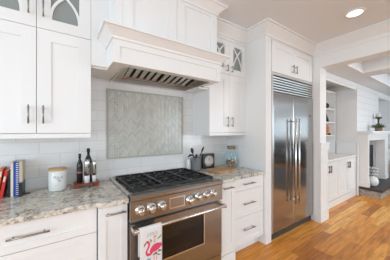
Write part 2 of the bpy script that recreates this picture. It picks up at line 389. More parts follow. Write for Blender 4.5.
def wall_cabinet(label, x0, x1, split, zs, ztop, zbot=1.37, handles_low=(1.478, 1.61), hh=(2.26, 2.36), knobz=None, glass_st=0.083, edge=0.0):
    root = thing('wall_cabinet', label, 'cabinet', (0.5*(x0+x1), -0.15, zbot))
    yf = -0.33; yb = WY-0.001; t = 0.018; yc = yf+0.0205
    bm = bmesh.new()
    bx(bm, x0, x0+t, yc, yb, zbot+0.035, ztop+0.06); bx(bm, x1-t, x1, yc, yb, zbot+0.035, ztop+0.06)
    bx(bm, x0+t, x1-t, yb-t, yb, zbot+0.035, ztop+0.06)
    bx(bm, x0+t, x1-t, yc, yb-t, zbot+0.035, zbot+0.055); bx(bm, x0+t, x1-t, yc, yb-t, zs-0.01, zs+0.01); bx(bm, x0+t, x1-t, yc, yb-t, ztop-0.002, ztop+0.02)
    bx(bm, split-t, split+t, yc, yb-t, zs+0.01, ztop)
    obj('body', bm, M['interior'], root)
    # painted skins that show outside: side panels, light rail, frieze
    bm = bmesh.new(); bx(bm, x0-0.001, x0, yf+0.0, yb, zbot, ztop+0.06); obj('side_panel', bm, M['cab'], root)
    bm = bmesh.new(); bx(bm, x0, x1, yf+0.004, yf+0.024, zbot, zbot+0.033); bx(bm, x0, x0+0.02, yf+0.024, yb, zbot, zbot+0.034); bx(bm, x1-0.02, x1, yf+0.024, yb, zbot, zbot+0.034); obj('light_rail', bm, M['cab'], root)
    obj('frieze', box(x0, x1, yf, yf+0.02, ztop+0.004, 2.70), M['cab'], root)
    g = 0.0018
    for k, (a, b_) in enumerate(((x0+edge*(1), split-g), (split+g, x1-edge))):
        d = door(root, 'door', a, b_, zbot+0.038, zs-g, yf)
        hx = split-0.043 if k == 0 else split+0.041
        bar_handle(d, (hx, handles_low[0]), (hx, handles_low[1]), yf, 0.0055)
        gd = gothic_door(root, a, b_, zs+g, ztop, yf, glass_st)
        bar_handle(gd, (hx, hh[0]), (hx, hh[1]), yf, 0.0055)
    return root
wall_cabinet('large white shaker wall cabinet above the books and canister, left of the hood', -0.50, 0.21, -0.144, 2.184, 2.60, hh=(2.262, 2.40))
wall_cabinet('narrower white wall cabinet right of the hood, above clock and glass jar', 1.478, 2.118, 1.80, 2.157, 2.59, hh=(2.185, 2.27), glass_st=0.075)

# ------------------------------------------------------------------ range hood
hood = thing('range_hood', 'white wooden hood with a mantel ledge and steel filters over the range', 'range hood', (0.88, -0.2, 1.95))
bm = bmesh.new(); bx(bm, 0.35, 1.395, -0.54, WY-0.001, 2.20, CZ-0.001); obj('chimney_box', bm, M['cab'], hood)
for a, b_ in ((0.41, 0.900), (0.904, 1.394)): door(hood, 'panel_door', a, b_, 2.20, 2.71, -0.56, rail=0.075)
obj('front_stile', box(0.35, 0.409, -0.56, -0.54, 2.20, 2.745), M['cab'], hood)
obj('top_rail', box(0.409, 1.395, -0.559, -0.54, 2.711, 2.745), M['cab'], hood)
bm = bmesh.new()
bx(bm, 0.212, 0.35, -0.333, -0.31, 1.975, CZ-0.001); obj('side_filler', bm, M['cab'], hood)
obj('side_filler', box(1.395, 1.476, -0.333, -0.31, 1.945, CZ-0.001), M['cab'], hood)
bm = bmesh.new()      # canopy: front board with a recessed panel, two cheeks
bx(bm, 0.332, 0.382, -0.582, -0.56, 1.955, 2.19); bx(bm, 1.375, 1.425, -0.582, -0.56, 1.955, 2.19); bx(bm, 0.382, 1.375, -0.582, -0.56, 2.085, 2.19); bx(bm, 0.382, 1.375, -0.582, -0.56, 1.955, 1.99); bx(bm, 0.382, 1.375, -0.572, -0.56, 1.99, 2.085)
bx(bm, 0.332, 0.352, -0.56, -0.334, 1.955, 2.19); bx(bm, 1.405, 1.425, -0.56, -0.334, 1.955, 2.19)
obj('canopy', bm, M['cab'], hood)
bm = bmesh.new(); crown(bm, [(0.332, -0.334), (0.332, -0.582), (1.425, -0.582), (1.425, -0.334)], 2.135, 2.225, 0.078)
bx(bm, 0.28, 1.475, -0.62, -0.5605, 2.205, 2.2245); obj('mantel_ledge', bm, M['cab'], hood)
bm = bmesh.new()      # underside boards framing the steel liner
bx(bm, 0.353, 1.404, -0.5595, -0.515, 1.955, 1.975); bx(bm, 0.213, 0.43, -0.309, WY-0.001, 1.96, 1.98); bx(bm, 0.353, 0.43, -0.514, -0.309, 1.955, 1.975)
bx(bm, 1.335, 1.476, -0.309, WY-0.001, 1.925, 1.945); bx(bm, 1.335, 1.404, -0.514, -0.309, 1.955, 1.975); bx(bm, 0.43, 1.335, -0.03, WY-0.001, 1.935, 1.955)
obj('soffit', bm, M['cab'], hood)
bm = bmesh.new()
bx(bm, 0.431, 0.445, -0.514, -0.031, 1.945, 2.15); bx(bm, 1.32, 1.334, -0.514, -0.031, 1.945, 2.15); bx(bm, 0.445, 1.32, -0.514, -0.5, 1.955, 2.15); bx(bm, 0.445, 1.32, -0.045, -0.031, 1.935, 2.15); bx(bm, 0.445, 1.32, -0.5, -0.045, 2.14, 2.15)
obj('liner', bm, M['hsteel'], hood)
obj('gap_shade_plate', box(0.50, 1.31, -0.49, -0.06, 2.105, 2.112), M['black'], hood)  # black plate added as painted shade behind the gaps between blades
for k in range(2):     # baffle filters: sloping blades
    x0 = 0.535 + k*0.382; bm = bmesh.new()
    for i in range(5):
        xa = x0+0.012+i*0.073; vs = bx(bm, xa, xa+0.044, -0.47, -0.08, 0, 0.012)
        for v in vs: v.co.z += 2.075 + (v.co.y+0.47)/0.39*(-0.085)
    for yy, zz in ((-0.485, 2.066), (-0.085, 1.979)): bx(bm, x0, x0+0.378, yy, yy+0.018, zz, zz+0.024)
    obj('baffle_filter', bm, M['hsteel'], hood)
bm = bmesh.new()
vs = bx(bm, 0.446, 0.533, -0.499, -0.046, 0, 0.01)
for v in vs: v.co.z += 2.07 + (v.co.y+0.499)/0.453*(-0.1)
obj('blank_plate', bm, M['hsteel'], hood); bm = bmesh.new()
vs = bx(bm, 1.30, 1.319, -0.499, -0.046, 0, 0.01)
for v in vs: v.co.z += 2.07 + (v.co.y+0.499)/0.453*(-0.1)
obj('blank_plate', bm, M['hsteel'], hood)

# ------------------------------------------------------------------ herringbone panel (chevron columns of slender tiles)
hp = thing('mosaic_tile_panel', 'sage grey herringbone tile panel framed on the wall above the range', 'tile panel', (0.845, 0.018, 1.13))
PX0, PX1, PZ0, PZ1 = 0.412, 1.290, 1.150, 1.848
obj('grout_bed', box(PX0, PX1, 0.012, WY-0.0005, PZ0, PZ1), M['grout'], hp)
bm = bmesh.new(); e = 0.016
bx(bm, PX0-e, PX1+e, 0.004, WY-0.0005, PZ1, PZ1+e); bx(bm, PX0-e, PX1+e, 0.004, WY-0.0005, PZ0-e, PZ0); bx(bm, PX0-e, PX0, 0.004, WY-0.0005, PZ0, PZ1); bx(bm, PX1, PX1+e, 0.004, WY-0.0005, PZ0, PZ1)
obj('frame', bm, M['edge'], hp)
bm = bmesh.new(); cw = (PX1-PX0)/18.0; th = 0.033; g = 0.0045
for k in range(18):
    xa = PX0+k*cw+g/2; xb = PX0+(k+1)*cw-g/2; s = 1 if k % 2 == 0 else -1; rise = cw*0.95
    z = PZ0-0.1
    while z < PZ1+0.1:
        za = z + (0 if s > 0 else rise); zb_ = z + (rise if s > 0 else 0)
        q = [(xa, za), (xb, zb_), (xb, zb_+th-g), (xa, za+th-g)]
        q = [(x, min(max(zz, PZ0+0.001), PZ1-0.001)) for x, zz in q]
        if max(p[1] for p in q)-min(p[1] for p in q) > 0.004 and (abs(q[0][1]-q[3][1])+abs(q[1][1]-q[2][1])) > 0.004:
            u = []
            for p in q:
                if not u or abs(p[0]-u[-1][0])+abs(p[1]-u[-1][1]) > 1e-5: u.append(p)
            if len(u) >= 3: prism_y(bm, u, 0.0085, 0.0125, random.choice((0, 0, 1, 1, 2)))
        z += th
obj('tile_field', bm, SAGE, hp)

# ------------------------------------------------------------------ base cabinets and worktops
def drawer(root, x0, x1, z0, z1, yf, hx0, hx1, hz, st=0.055):
    d = door(root, 'drawer', x0, x1, z0, z1, yf, st=st+0.02, rail=st); bar_handle(d, (hx0, hz), (hx1, hz), yf, 0.006); return d
bl = thing('base_cabinet', 'wide white drawer cabinet at the lower left, under the books', 'cabinet', (-0.15, -0.3, 0))
obj('body', box(-0.55, 0.218, -0.599, WY-0.001, 0.10, 0.883), M['cab'], bl)
obj('toe_kick', box(-0.55, 0.218, -0.54, -0.52, 0, 0.0995), M['cab'], bl)
for z0, z1, hz in ((0.707, 0.88, 0.80), (0.420, 0.703, 0.563), (0.125, 0.416, 0.272)): drawer(bl, -0.52, 0.213, z0, z1, -0.62, -0.255, -0.053, hz, 0.045)
def pullout(label, x0, x1, hx0, hx1):
    r = thing('pull_out_cabinet', label, 'cabinet', ((x0+x1)/2, -0.3, 0))
    obj('body', box(x0, x1, -0.635, WY-0.001, 0.0, 0.883), M['cab'], r)
    d = door(r, 'door', x0+0.003, x1-0.003, 0.125, 0.878, -0.655, st=0.045, rail=0.10)
    bar_handle(d, (hx0, 0.826), (hx1, 0.826), -0.655, 0.006)
    bm = bmesh.new(); prism_y(bm, [(x0, 0), (x0+0.04, 0), (x0+0.06, 0.05), (x1-0.06, 0.05), (x1-0.04, 0), (x1, 0), (x1, 0.118), (x0, 0.118)], -0.66, -0.636)
    obj('footed_base', bm, M['cab'], r)
pullout('narrow white pull-out cabinet between the wide drawers and the range, left side', 0.222, 0.422, 0.262, 0.402)
pullout('narrow white pull-out cabinet directly right of the range', 1.342, 1.572, 1.385, 1.533)
br = thing('base_cabinet', 'white three-drawer cabinet between the range and the tall fridge surround', 'cabinet', (1.85, -0.3, 0))
obj('body', box(1.574, 2.118, -0.599, WY-0.001, 0.10, 0.883), M['cab'], br)
obj('toe_kick', box(1.574, 2.118, -0.54, -0.52, 0, 0.0995), M['cab'], br)
for z0, z1, hz in ((0.742, 0.88, 0.812), (0.438, 0.738, 0.584), (0.125, 0.434, 0.288)): drawer(br, 1.578, 2.112, z0, z1, -0.62, 1.725, 1.931, hz, 0.045)
bm = bmesh.new(); prism(bm, [(-2.2, WY-0.001), (-2.2, -0.645), (0.19, -0.645), (0.215, -0.655), (0.225, -0.685), (0.424, -0.685), (0.424, WY-0.001)], 0.884, 0.92)
tag(obj('worktop', bm, M['granite'], bevel=0.006), 'speckled granite worktop left of the range carrying books and bottles', 'worktop')
bm = bmesh.new(); prism(bm, [(1.340, WY-0.001), (1.340, -0.685), (1.54, -0.685), (1.575, -0.655), (1.62, -0.645), (2.117, -0.645), (2.117, WY-0.001)], 0.884, 0.92)
tag(obj('worktop', bm, M['granite'], bevel=0.006), 'speckled granite worktop right of the range carrying the clock and jar', 'worktop')
# a further run of cabinet carries the left worktop beyond the frame
bm = bmesh.new(); bx(bm, -2.2, -0.553, -0.599, WY-0.001, 0.1, 0.883); o = obj('base_cabinet', bm, M['cab']); tag(o, 'plain white base cabinet carrying the worktop at far left', 'cabinet')

# ------------------------------------------------------------------ range
rg = thing('range_cooker', 'stainless steel gas range with six burners between the granite worktops', 'range', (0.88, -0.35, 0))
X0, X1 = 0.428, 1.336
bm = bmesh.new(); bx(bm, X0, X1, -0.66, 0.0, 0.10, 0.895); obj('body', bm, M['steel'], rg)
bm = bmesh.new(); bx(bm, X0, X1, -0.64, WY-0.002, 0.8955, 0.915); bx(bm, X0+0.028, X1-0.028, -0.654, -0.621, 0.915, 0.935)
bx(bm, X0, X0+0.028, -0.66, WY-0.002, 0.915, 0.935); bx(bm, X1-0.028, X1, -0.66, WY-0.002, 0.915, 0.935); bx(bm, X0+0.028, X1-0.028, -0.03, WY-0.002, 0.915, 0.95)
obj('cooktop_rim', bm, M['satin'], rg, bevel=0.003)
obj('cooktop_tray', box(X0+0.029, X1-0.029, -0.62, -0.031, 0.9155, 0.921), M['tray'], rg)
bm = bmesh.new()      # bullnose and sloped control panel
prof = [(-0.655, 0.936), (-0.708, 0.934), (-0.720, 0.926), (-0.7205, 0.905), (-0.710, 0.893), (-0.708, 0.742), (-0.64, 0.742), (-0.64, 0.935)]
a = [bm.verts.new((X0, y, z)) for y, z in prof]; b_ = [bm.verts.new((X1, y, z)) for y, z in prof]
bm.faces.new(a); bm.faces.new(b_[::-1])
for i in range(len(prof)): j = (i+1) % len(prof); bm.faces.new((a[i], a[j], b_[j], b_[i]))
cp = obj('control_panel', bm, M['steel'], rg)
bm = bmesh.new(); bx(bm, 0.745, 0.895, -0.713, -0.7075, 0.775, 0.868); dsp = obj('display', bm, M['chrome'], rg)
obj('display_screen', box(0.755, 0.885, -0.7145, -0.7131, 0.785, 0.858), M['steel'], dsp)
for x, z, r in ((0.499, 0.822, 0.040), (0.588, 0.822, 0.040), (0.677, 0.822, 0.040), (0.948, 0.812, 0.042), (1.038, 0.828, 0.037), (1.125, 0.828, 0.037), (1.214, 0.828, 0.037)):
    bm = bmesh.new(); lathe(bm, [(r, 0), (r, 0.006), (r*0.86, 0.010), (r*0.74, 0.012), (r*0.66, 0.042), (r*0.58, 0.050), (0.0001, 0.051)], (x, -0.709, z), 'y', 24)
    k = obj('knob', bm, M['chrome'], rg, origin=None)
    bm = bmesh.new(); bx(bm, x-0.005, x+0.005, -0.768, -0.757, z-r*0.55, z+r*0.55); obj('grip', bm, M['chrome'], k, bevel=0.002)
# burners and grates
for bxx in (0.608, 0.882, 1.156):
    for by in (-0.49, -0.19):
        bm = bmesh.new(); lathe(bm, [(0.062, 0.9212), (0.062, 0.926), (0.05, 0.93), (0.048, 0.936), (0.0001, 0.937)], (bxx, by, 0), seg=20); br_ = obj('burner', bm, M['nickel'], rg)
        bm = bmesh.new(); lathe(bm, [(0.036, 0.9372), (0.038, 0.943), (0.032, 0.947), (0.0001, 0.948)], (bxx, by, 0), seg=20); obj('burner_cap', bm, M['iron'], br_)
for k, gx in enumerate((0.608, 0.882, 1.156)):
    bm = bmesh.new(); x0, x1, y0, y1 = gx-0.136, gx+0.136, -0.612, -0.04; t = 0.011; za, zb = 0.944, 0.962
    bx(bm, x0, x1, y0, y0+t, za-0.004, zb); bx(bm, x0, x1, y1-t, y1, za, zb); bx(bm, x0, x0+t, y0+t, y1-t, za-0.006, zb); bx(bm, x1-t, x1, y0+t, y1-t, za-0.006, zb)
    bx(bm, x0+t, x1-t, (y0+y1)/2-t/2, (y0+y1)/2+t/2, za, zb)
    for by in (-0.49, -0.19):
        for ang in range(0, 360, 45):
            ca, sa = math.cos(math.radians(ang)), math.sin(math.radians(ang))
            L = min(0.128/abs(ca) if abs(ca) > 1e-3 else 9, 0.12/abs(sa) if abs(sa) > 1e-3 else 9)
            p0 = Vector((gx+ca*0.028, by+sa*0.028, 0.956)); p1 = Vector((gx+ca*L, by+sa*L, 0.956))
            tube(bm, p0, p1, 0.0062, seg=6)
    for fx in (x0+0.006, x1-0.006):
        for fy in (y0+0.006, y1-0.006): tube(bm, (fx, fy, 0.9215), (fx, fy, 0.945), 0.006, seg=6)
    obj('grate', bm, M['iron'], rg)
# oven door
bm = bmesh.new(); yF = -0.70; WX0, WX1, WZ0, WZ1 = 0.655, 1.108, 0.375, 0.655
bx(bm, X0+0.002, WX0, yF, -0.661, 0.20, 0.722); bx(bm, WX1, X1-0.002, yF, -0.661, 0.20, 0.722); bx(bm, WX0, WX1, yF, -0.661, WZ1, 0.722); bx(bm, WX0, WX1, yF, -0.661, 0.20, WZ0)
od = obj('oven_door', bm, M['steel'], rg)
obj('door_glass', box(WX0+0.0005, WX1-0.0005, yF+0.006, -0.67, WZ0+0.0005, WZ1-0.0005), M['darkglass'], od)
bm = bmesh.new(); f = 0.012
bx(bm, WX0-f, WX1+f, yF-0.004, yF-0.0003, WZ1, WZ1+f); bx(bm, WX0-f, WX1+f, yF-0.004, yF-0.0003, WZ0-f, WZ0); bx(bm, WX0-f, WX0, yF-0.004, yF-0.0003, WZ0, WZ1); bx(bm, WX1, WX1+f, yF-0.004, yF-0.0003, WZ0, WZ1)
obj('window_trim', bm, M['chrome'], od)
bm = bmesh.new(); tube(bm, (0.432, -0.775, 0.70), (1.325, -0.775, 0.70), 0.013, seg=16)
for x in (0.432, 1.300): bx(bm, x, x+0.028, -0.784, -0.7004, 0.684, 0.716)
obj('handle', bm, M['chrome'], od, bevel=0.001)
obj('drawer_front', box(X0+0.002, X1-0.002, -0.695, -0.661, 0.105, 0.192), M['steel'], rg)
for x in (X0+0.05, X1-0.05):
    for y in (-0.60, -0.08):
        bm = bmesh.new(); tube(bm, (x, y, 0.0), (x, y, 0.0995), 0.02); obj('leg', bm, M['chrome'], rg)

# towel over the oven handle, with the flamingo print
tw = thing('tea_towel', 'white tea towel with a pink flamingo hanging over the oven handle', 'towel', (0.567, -0.79, 0.36))
TX0, TX1 = 0.468, 0.640
def towel_y(x, z): return -0.7945 - 0.003*math.sin((x-TX0)*38) * min(1, max(0, (0.70-z)*6))
bm = bmesh.new(); cols = 12; rows = []
zf = [0.36+i*(0.70-0.36)/12 for i in range(13)]
for z in zf: rows.append([(TX0+(TX1-TX0)*j/cols, towel_y(TX0+(TX1-TX0)*j/cols, z), z) for j in range(cols+1)])
for k in range(1, 8):
    an = PI*k/8; rows.append([(TX0+(TX1-TX0)*j/cols, -0.775-0.0195*math.cos(an), 0.70+0.0195*math.sin(an)) for j in range(cols+1)])
for i in range(9):
    z = 0.70-i*0.025; rows.append([(TX0+(TX1-TX0)*j/cols, -0.7555, z) for j in range(cols+1)])
V = [[bm.verts.new(p) for p in r] for r in rows]
for a, b_ in zip(V, V[1:]):
    for j in range(cols): f = bm.faces.new((a[j], a[j+1], b_[j+1], b_[j])); f.smooth = True
cloth = obj('cloth', bm, M['towel'], tw); md = cloth.modifiers.new('thick', 'SOLIDIFY'); md.thickness = 0.003; md.offset = 0
def on_towel(u, v): # u,v in picture-plane units of the print: u 0..1 over width, v metres below handle
    x = TX0+(TX1-TX0)*u; z = 0.70-v; return (x, towel_y(x, z)-0.0025, z)
def ribbon(name, strokes, m, thick=0.0):
    bm = bmesh.new()
    for pts, ws in strokes:
        # resample
        P = []
        for (u0, v0), (u1, v1), w0, w1 in zip(pts, pts[1:], ws, ws[1:]):
            for k in range(4): t = k/4; P.append((u0+(u1-u0)*t, v0+(v1-v0)*t, w0+(w1-w0)*t))
        P.append((*pts[-1], ws[-1])); Lv = []; Rv = []
        W = TX1-TX0
        for i, (u, v, ww) in enumerate(P):
            a = P[max(i-1, 0)]; c = P[min(i+1, len(P)-1)]; d = Vector(((c[0]-a[0])*W, c[1]-a[1])); d = d.normalized() if d.length > 0 else Vector((1, 0)); q = Vector((-d.y, d.x))*ww
            lim = lambda t: min(max(t, 0.004), 0.996)
            Lv.append(bm.verts.new(on_towel(lim(u+q.x/W), v+q.y))); Rv.append(bm.verts.new(on_towel(lim(u-q.x/W), v-q.y)))
        for i in range(len(P)-1): bm.faces.new((Lv[i], Lv[i+1], Rv[i+1], Rv[i]))
    return obj(name, bm, m, tw)
pink = mat('flamingo_pink', srgb(228, 72, 110), 0.9); pale = mat('pale_pink_print', srgb(236, 150, 160), 0.9); green = mat('leaf_print', srgb(150, 176, 70), 0.9); teal = mat('teal_print', srgb(110, 178, 182), 0.9); dgreen = mat('dark_leaf_print', srgb(60, 96, 60), 0.9)
o = ribbon('flamingo_print', [([(0.44, 0.168), (0.52, 0.158), (0.66, 0.147), (0.82, 0.140), (0.985, 0.132)], [0.006, 0.020, 0.030, 0.026, 0.010]),
    ([(0.56, 0.166), (0.46, 0.180), (0.35, 0.182), (0.28, 0.168), (0.28, 0.150), (0.35, 0.132), (0.40, 0.113), (0.38, 0.094), (0.31, 0.084), (0.25, 0.090)], [0.011, 0.010, 0.009, 0.008, 0.007, 0.007, 0.007, 0.008, 0.008, 0.006])], pink); o['label'] = 'pink flamingo print'
ribbon('beak_print', [([(0.245, 0.092), (0.19, 0.102), (0.17, 0.116)], [0.006, 0.005, 0.001])], M['print'])
ribbon('leaf_print', [([(0.42, 0.070), (0.48, 0.084), (0.51, 0.098)], [0.002, 0.008, 0.002]), ([(0.97, 0.060), (0.88, 0.076), (0.76, 0.090)], [0.002, 0.008, 0.002]), ([(0.60, 0.092), (0.68, 0.104)], [0.003, 0.005])], green)
ribbon('blossom_print', [([(0.58, 0.066), (0.67, 0.062), (0.74, 0.068)], [0.003, 0.009, 0.003]), ([(0.64, 0.076), (0.67, 0.088)], [0.006, 0.004])], pale)
ribbon('leg_print', [([(0.66, 0.180), (0.62, 0.210), (0.64, 0.26)], [0.003, 0.003, 0.003]), ([(0.76, 0.176), (0.76, 0.21), (0.72, 0.26)], [0.003, 0.003, 0.003])], pale)
ribbon('fern_print', [([(0.56, 0.196), (0.70, 0.190), (0.80, 0.196)], [0.002, 0.008, 0.002]), ([(0.82, 0.178), (0.97, 0.180)], [0.008, 0.004]), ([(0.80, 0.205), (0.92, 0.212)], [0.005, 0.002])], dgreen)
ribbon('shell_print', [([(0.30, 0.208), (0.42, 0.220), (0.38, 0.235)], [0.002, 0.010, 0.003]), ([(0.30, 0.235), (0.46, 0.214)], [0.003, 0.004])], teal)
st = []
for row, (v0, u0, u1) in enumerate(((0.030, 0.34, 0.72), (0.044, 0.30, 0.78))):   # small illegible lettering
    u = u0
    while u < u1:
        st.append(([(u, v0+0.003), (u+0.012, v0-0.004), (u+0.028, v0+0.003)], [0.001, 0.001, 0.001])); u += 0.05+0.03*random.random()
ribbon('lettering', st, M['print'])

# ------------------------------------------------------------------ fridge and its surround
fs = thing('fridge_surround', 'tall white cabinet surround enclosing the stainless fridge with doors on top', 'cabinet', (2.8, -0.3, 0))
bm = bmesh.new(); bx(bm, 2.12, 2.14, -0.65, WY-0.001, 0, 2.70); bx(bm, 2.14, 2.233, -0.65, -0.60, 0, 2.70); obj('side_panel', bm, M['cab'], fs)
obj('top_box', box(2.2345, 3.338, -0.628, WY-0.001, 2.185, 2.70), M['cab'], fs)
obj('frieze', box(2.235, 3.338, -0.65, -0.629, 2.615, 2.70), M['cab'], fs)
for k, (a, b_) in enumerate(((2.25, 2.765), (2.768, 3.325))):
    d = door(fs, 'door', a, b_, 2.20, 2.61, -0.65); hx = 2.727 if k == 0 else 2.81
    bar_handle(d, (hx, 2.25), (hx, 2.36), -0.65, 0.0065)
fr = thing('refrigerator', 'large built-in stainless steel refrigerator with two doors and top grille', 'refrigerator', (2.8, -0.3, 0))
FX0, FX1 = 2.236, 3.336
obj('body', box(FX0, FX1, -0.60, WY-0.01, 0.10, 2.18), M['fsteel'], fr)
bm = bmesh.new(); bx(bm, FX0, FX0+0.034, -0.655, -0.601, 0.10, 2.178); bx(bm, FX1-0.022, FX1, -0.655, -0.601, 0.10, 2.178); bx(bm, FX0+0.034, FX1-0.022, -0.655, -0.601, 2.156, 2.178)
obj('trim_frame', bm, M['grille'], fr)
bm = bmesh.new(); bx(bm, FX0+0.035, FX1-0.023, -0.605, -0.601, 1.945, 2.155); obj('grille_back', bm, M['black'], fr)
for i in range(6):
    z = 1.950+i*0.0345; bm = bmesh.new()
    pts = [(-0.618, z+0.006), (-0.648, z), (-0.652, z+0.016), (-0.622, z+0.022)]
    a = [bm.verts.new((FX0+0.035, y, q)) for y, q in pts]; c = [bm.verts.new((FX1-0.023, y, q)) for y, q in pts]
    bm.faces.new(a); bm.faces.new(c[::-1])
    for i2 in range(4): j = (i2+1) % 4; bm.faces.new((a[i2], a[j], c[j], c[i2]))
    obj('grille_louvre', bm, M['grille'], fr)
SP = 2.735
for k, (a, c, hx) in enumerate(((FX0+0.036, SP-0.003, SP-0.048), (SP+0.003, FX1-0.024, SP+0.048))):
    d = obj('door', box(a, c, -0.662, -0.602, 0.105, 1.935), M['fsteel'], fr, bevel=0.004)
    bm = bmesh.new(); tube(bm, (hx, -0.725, 0.42), (hx, -0.725, 1.60), 0.0105, seg=16)
    for z in (0.48, 1.56): tube(bm, (hx, -0.725, z), (hx, -0.6622, z), 0.009)
    obj('handle', bm, M['handle'], d)
obj('badge', box(3.19, 3.26, -0.664, -0.6622, 1.655, 1.672), M['print'], fr)
obj('kick_plate', box(FX0+0.01, FX1-0.01, -0.625, -0.605, 0.0, 0.098), M['slate'], fr)

# ------------------------------------------------------------------ recessed lights
def can(x, y, r, label, power=1.3):
    root = thing('recessed_light', label, 'ceiling light', (x, y, CZ-0.012), 0)
    bm = bmesh.new(); lathe(bm, [(r*0.86, 0.008), (r*0.86, 0.0), (r*1.15, 0.002), (r*1.15, 0.0115)], (0,0,0), seg=32); obj('trim_ring', bm, M['trim'], root, world=False)
    bm = bmesh.new(); lathe(bm, [(r*0.855, 0.004), (r*0.855, 0.009)], (0,0,0), seg=32); obj('lens', bm, M['lamp'], root, world=False)
    l_ = bpy.data.lights.new('lamp', 'AREA'); l_.shape = 'DISK'; l_.size = r*1.6; l_.energy = power; l_.color = (1, 0.96, 0.92)
    lo = bpy.data.objects.new('lamp', l_); C.objects.link(lo); lo.parent = root; lo.location = (0, 0, -0.003)
can(2.735, -1.37, 0.085, 'round recessed ceiling light glowing in front of the fridge')
can(0.75, -1.37, 0.085, 'round recessed ceiling light in front of the range, above the frame')
can(2.735, -3.4, 0.085, 'round recessed ceiling light behind the camera on the fridge side')
can(0.75, -3.4, 0.085, 'round recessed ceiling light behind the camera on the range side')

can(4.0, -1.9, 0.085, 'unseen added ceiling light in the living room coffer nearest the kitchen', 16)  # unseen lamp, added to brighten the living room niche
can(5.85, -1.9, 0.085, 'unseen added ceiling light in the living room coffer before the fireplace', 16)  # second added lamp out of view, lifts the living room light

# ------------------------------------------------------------------ living room: beams, niches, fireplace
bm = bmesh.new(); bx(bm, 3.55, 9.5, -0.93, WY, 2.505, CZ-0.001)
for x in (4.62, 6.75, 8.7): bx(bm, x, x+0.35, -6.5, -0.93, 2.505, CZ-0.001)
bx(bm, 3.55, 9.5, -3.1, -2.75, 2.504, CZ-0.002)
struct('ceiling_beams', bm, M['ceil'])
bm = bmesh.new(); 
for (x0, x1) in ((3.56, 4.62), (4.97, 6.75), (7.10, 8.7)):
    bx(bm, x0, x1, -0.945, -0.93, 2.498, 2.56); bx(bm, x1-0.015, x1, -2.75, -0.945, 2.498, 2.56); bx(bm, x0, x1, -2.75, -2.735, 2.498, 2.56)
    if x0 > 4: bx(bm, x0, x0+0.015, -2.735, -0.945, 2.498, 2.56)
struct('trim_coffers', bm, M['trim'])
def niche(x0, x1, n):
    bm = bmesh.new(); bx(bm, x0, x1, -0.60, -0.56, 2.405, 2.50); bx(bm, x0, x1, -0.585, -0.56, 2.36, 2.405)
    struct('trim_niche_header_%d' % n, bm, M['trim'])
niche(3.55, 5.5, 1); niche(7.15, 9.0, 2)
struct('wall_chimney', box(5.5, 7.15, -0.60, WY, 0, 2.504), M['ship'])
bm = bmesh.new(); bx(bm, 5.478, 5.4995, -0.61, -0.05, 0, 2.503); struct('wall_chimney_side', bm, M['wall'])
bm = bmesh.new(); bx(bm, 5.455, 5.477, -0.60, -0.22, 0.9, 1.165); bx(bm, 5.44, 5.477, -0.615, -0.22, 1.165, 1.195); struct('trim_niche_wainscot', bm, M['trim'])
struct('trim_chimney_corner', box(5.452, 5.5, -0.635, -0.606, 0, 1.16), M['trim'])
def built_in(label, x0, x1, handles):
    r = thing('built_in_cabinet', label, 'cabinet', ((x0+x1)/2, -0.3, 0))
    obj('body', box(x0, x1, -0.575, WY-0.001, 0.0, 0.865), M['cab'], r)
    n = len(handles); wd = (x1-x0-0.02)/n
    for i in range(n):
        a = x0+0.01+i*wd; d = door(r, 'door', a+0.003, a+wd-0.003, 0.13, 0.845, -0.596, st=0.075)
        if handles[i]:
            for s in handles[i]:
                hx = a+0.04 if s < 0 else a+wd-0.04
                bar_handle(d, (hx, 0.66), (hx, 0.79), -0.596, 0.008, m='bronze')
    obj('worktop', box(x0, x1, -0.612, WY-0.001, 0.866, 0.90), M['quartz'], r, bevel=0.003)
    obj('baseboard', box(x0, x1, -0.60, -0.576, 0.0, 0.12), M['cab'], r)
built_in('white built-in cabinet under the shelf niche beside the fireplace', 3.60, 5.45, ((1,), (-1,), (1,), (-1,)))
built_in('white built-in cabinet beyond the fireplace at the right edge', 7.20, 8.95, ((1,), (-1,), (1,), (-1,)))
bc = thing('bookcase', 'white open shelf unit seen past the pillar in the living room niche', 'shelf', (5.0, -0.1, 0.901))
bm = bmesh.new(); bx(bm, 5.40, 5.452, -0.20, WY-0.001, 0.901, 2.36); bx(bm, 4.2, 4.25, -0.20, WY-0.001, 0.901, 2.36); bx(bm, 4.25, 5.40, -0.005, WY-0.001, 0.901, 2.36); bx(bm, 4.25, 5.40, -0.20, -0.005, 2.33, 2.36); obj('frame', bm, M['trim'], bc)
for z in (1.325, 1.63, 1.94): obj('shelf', box(4.251, 5.399, -0.195, -0.006, z-0.012, z+0.012), M['trim'], bc)
# things on the shelves
bm = bmesh.new(); R_ = 0.062
for k in range(7):
    t = PI*k/7; pts = [(R_*math.cos(a)*math.cos(t), R_*math.cos(a)*math.sin(t), R_*math.sin(a)) for a in [2*PI*i/20 for i in range(21)]]
    path_tube(bm, pts, 0.007, 6)
for h in (-0.6, 0, 0.6):
    rr = R_*math.sqrt(1-h*h*0.8); path_tube(bm, [(rr*math.cos(a), rr*math.sin(a), R_*h*0.9) for a in [2*PI*i/20 for i in range(21)]], 0.007, 6)
o = obj('decorative_orb', bm, M['plastic']); o.location = (5.13, -0.12, 2.021); tag(o, 'black openwork orb on the top visible shelf', 'ornament')
bm = bmesh.new(); path_tube(bm, [(0,0,0), (0.0,0,0.015)], [0.06, 0.055], 14); path_tube(bm, [(0.03,0,0.015), (0.01,0,0.09), (-0.03,0,0.16), (-0.045,0,0.22), (-0.04,0,0.25)], [0.05, 0.042, 0.03, 0.02, 0.012], 12)
o = obj('figurine', bm, M['plastic']); o.location = (5.14, -0.12, 1.643); tag(o, 'dark tapering figurine on the shelf between orb and orange vase', 'ornament')
bm = bmesh.new(); lathe(bm, [(0.035, 0), (0.045, 0.01), (0.04, 0.05), (0.062, 0.10), (0.066, 0.17), (0.045, 0.215), (0.05, 0.235)], seg=20)
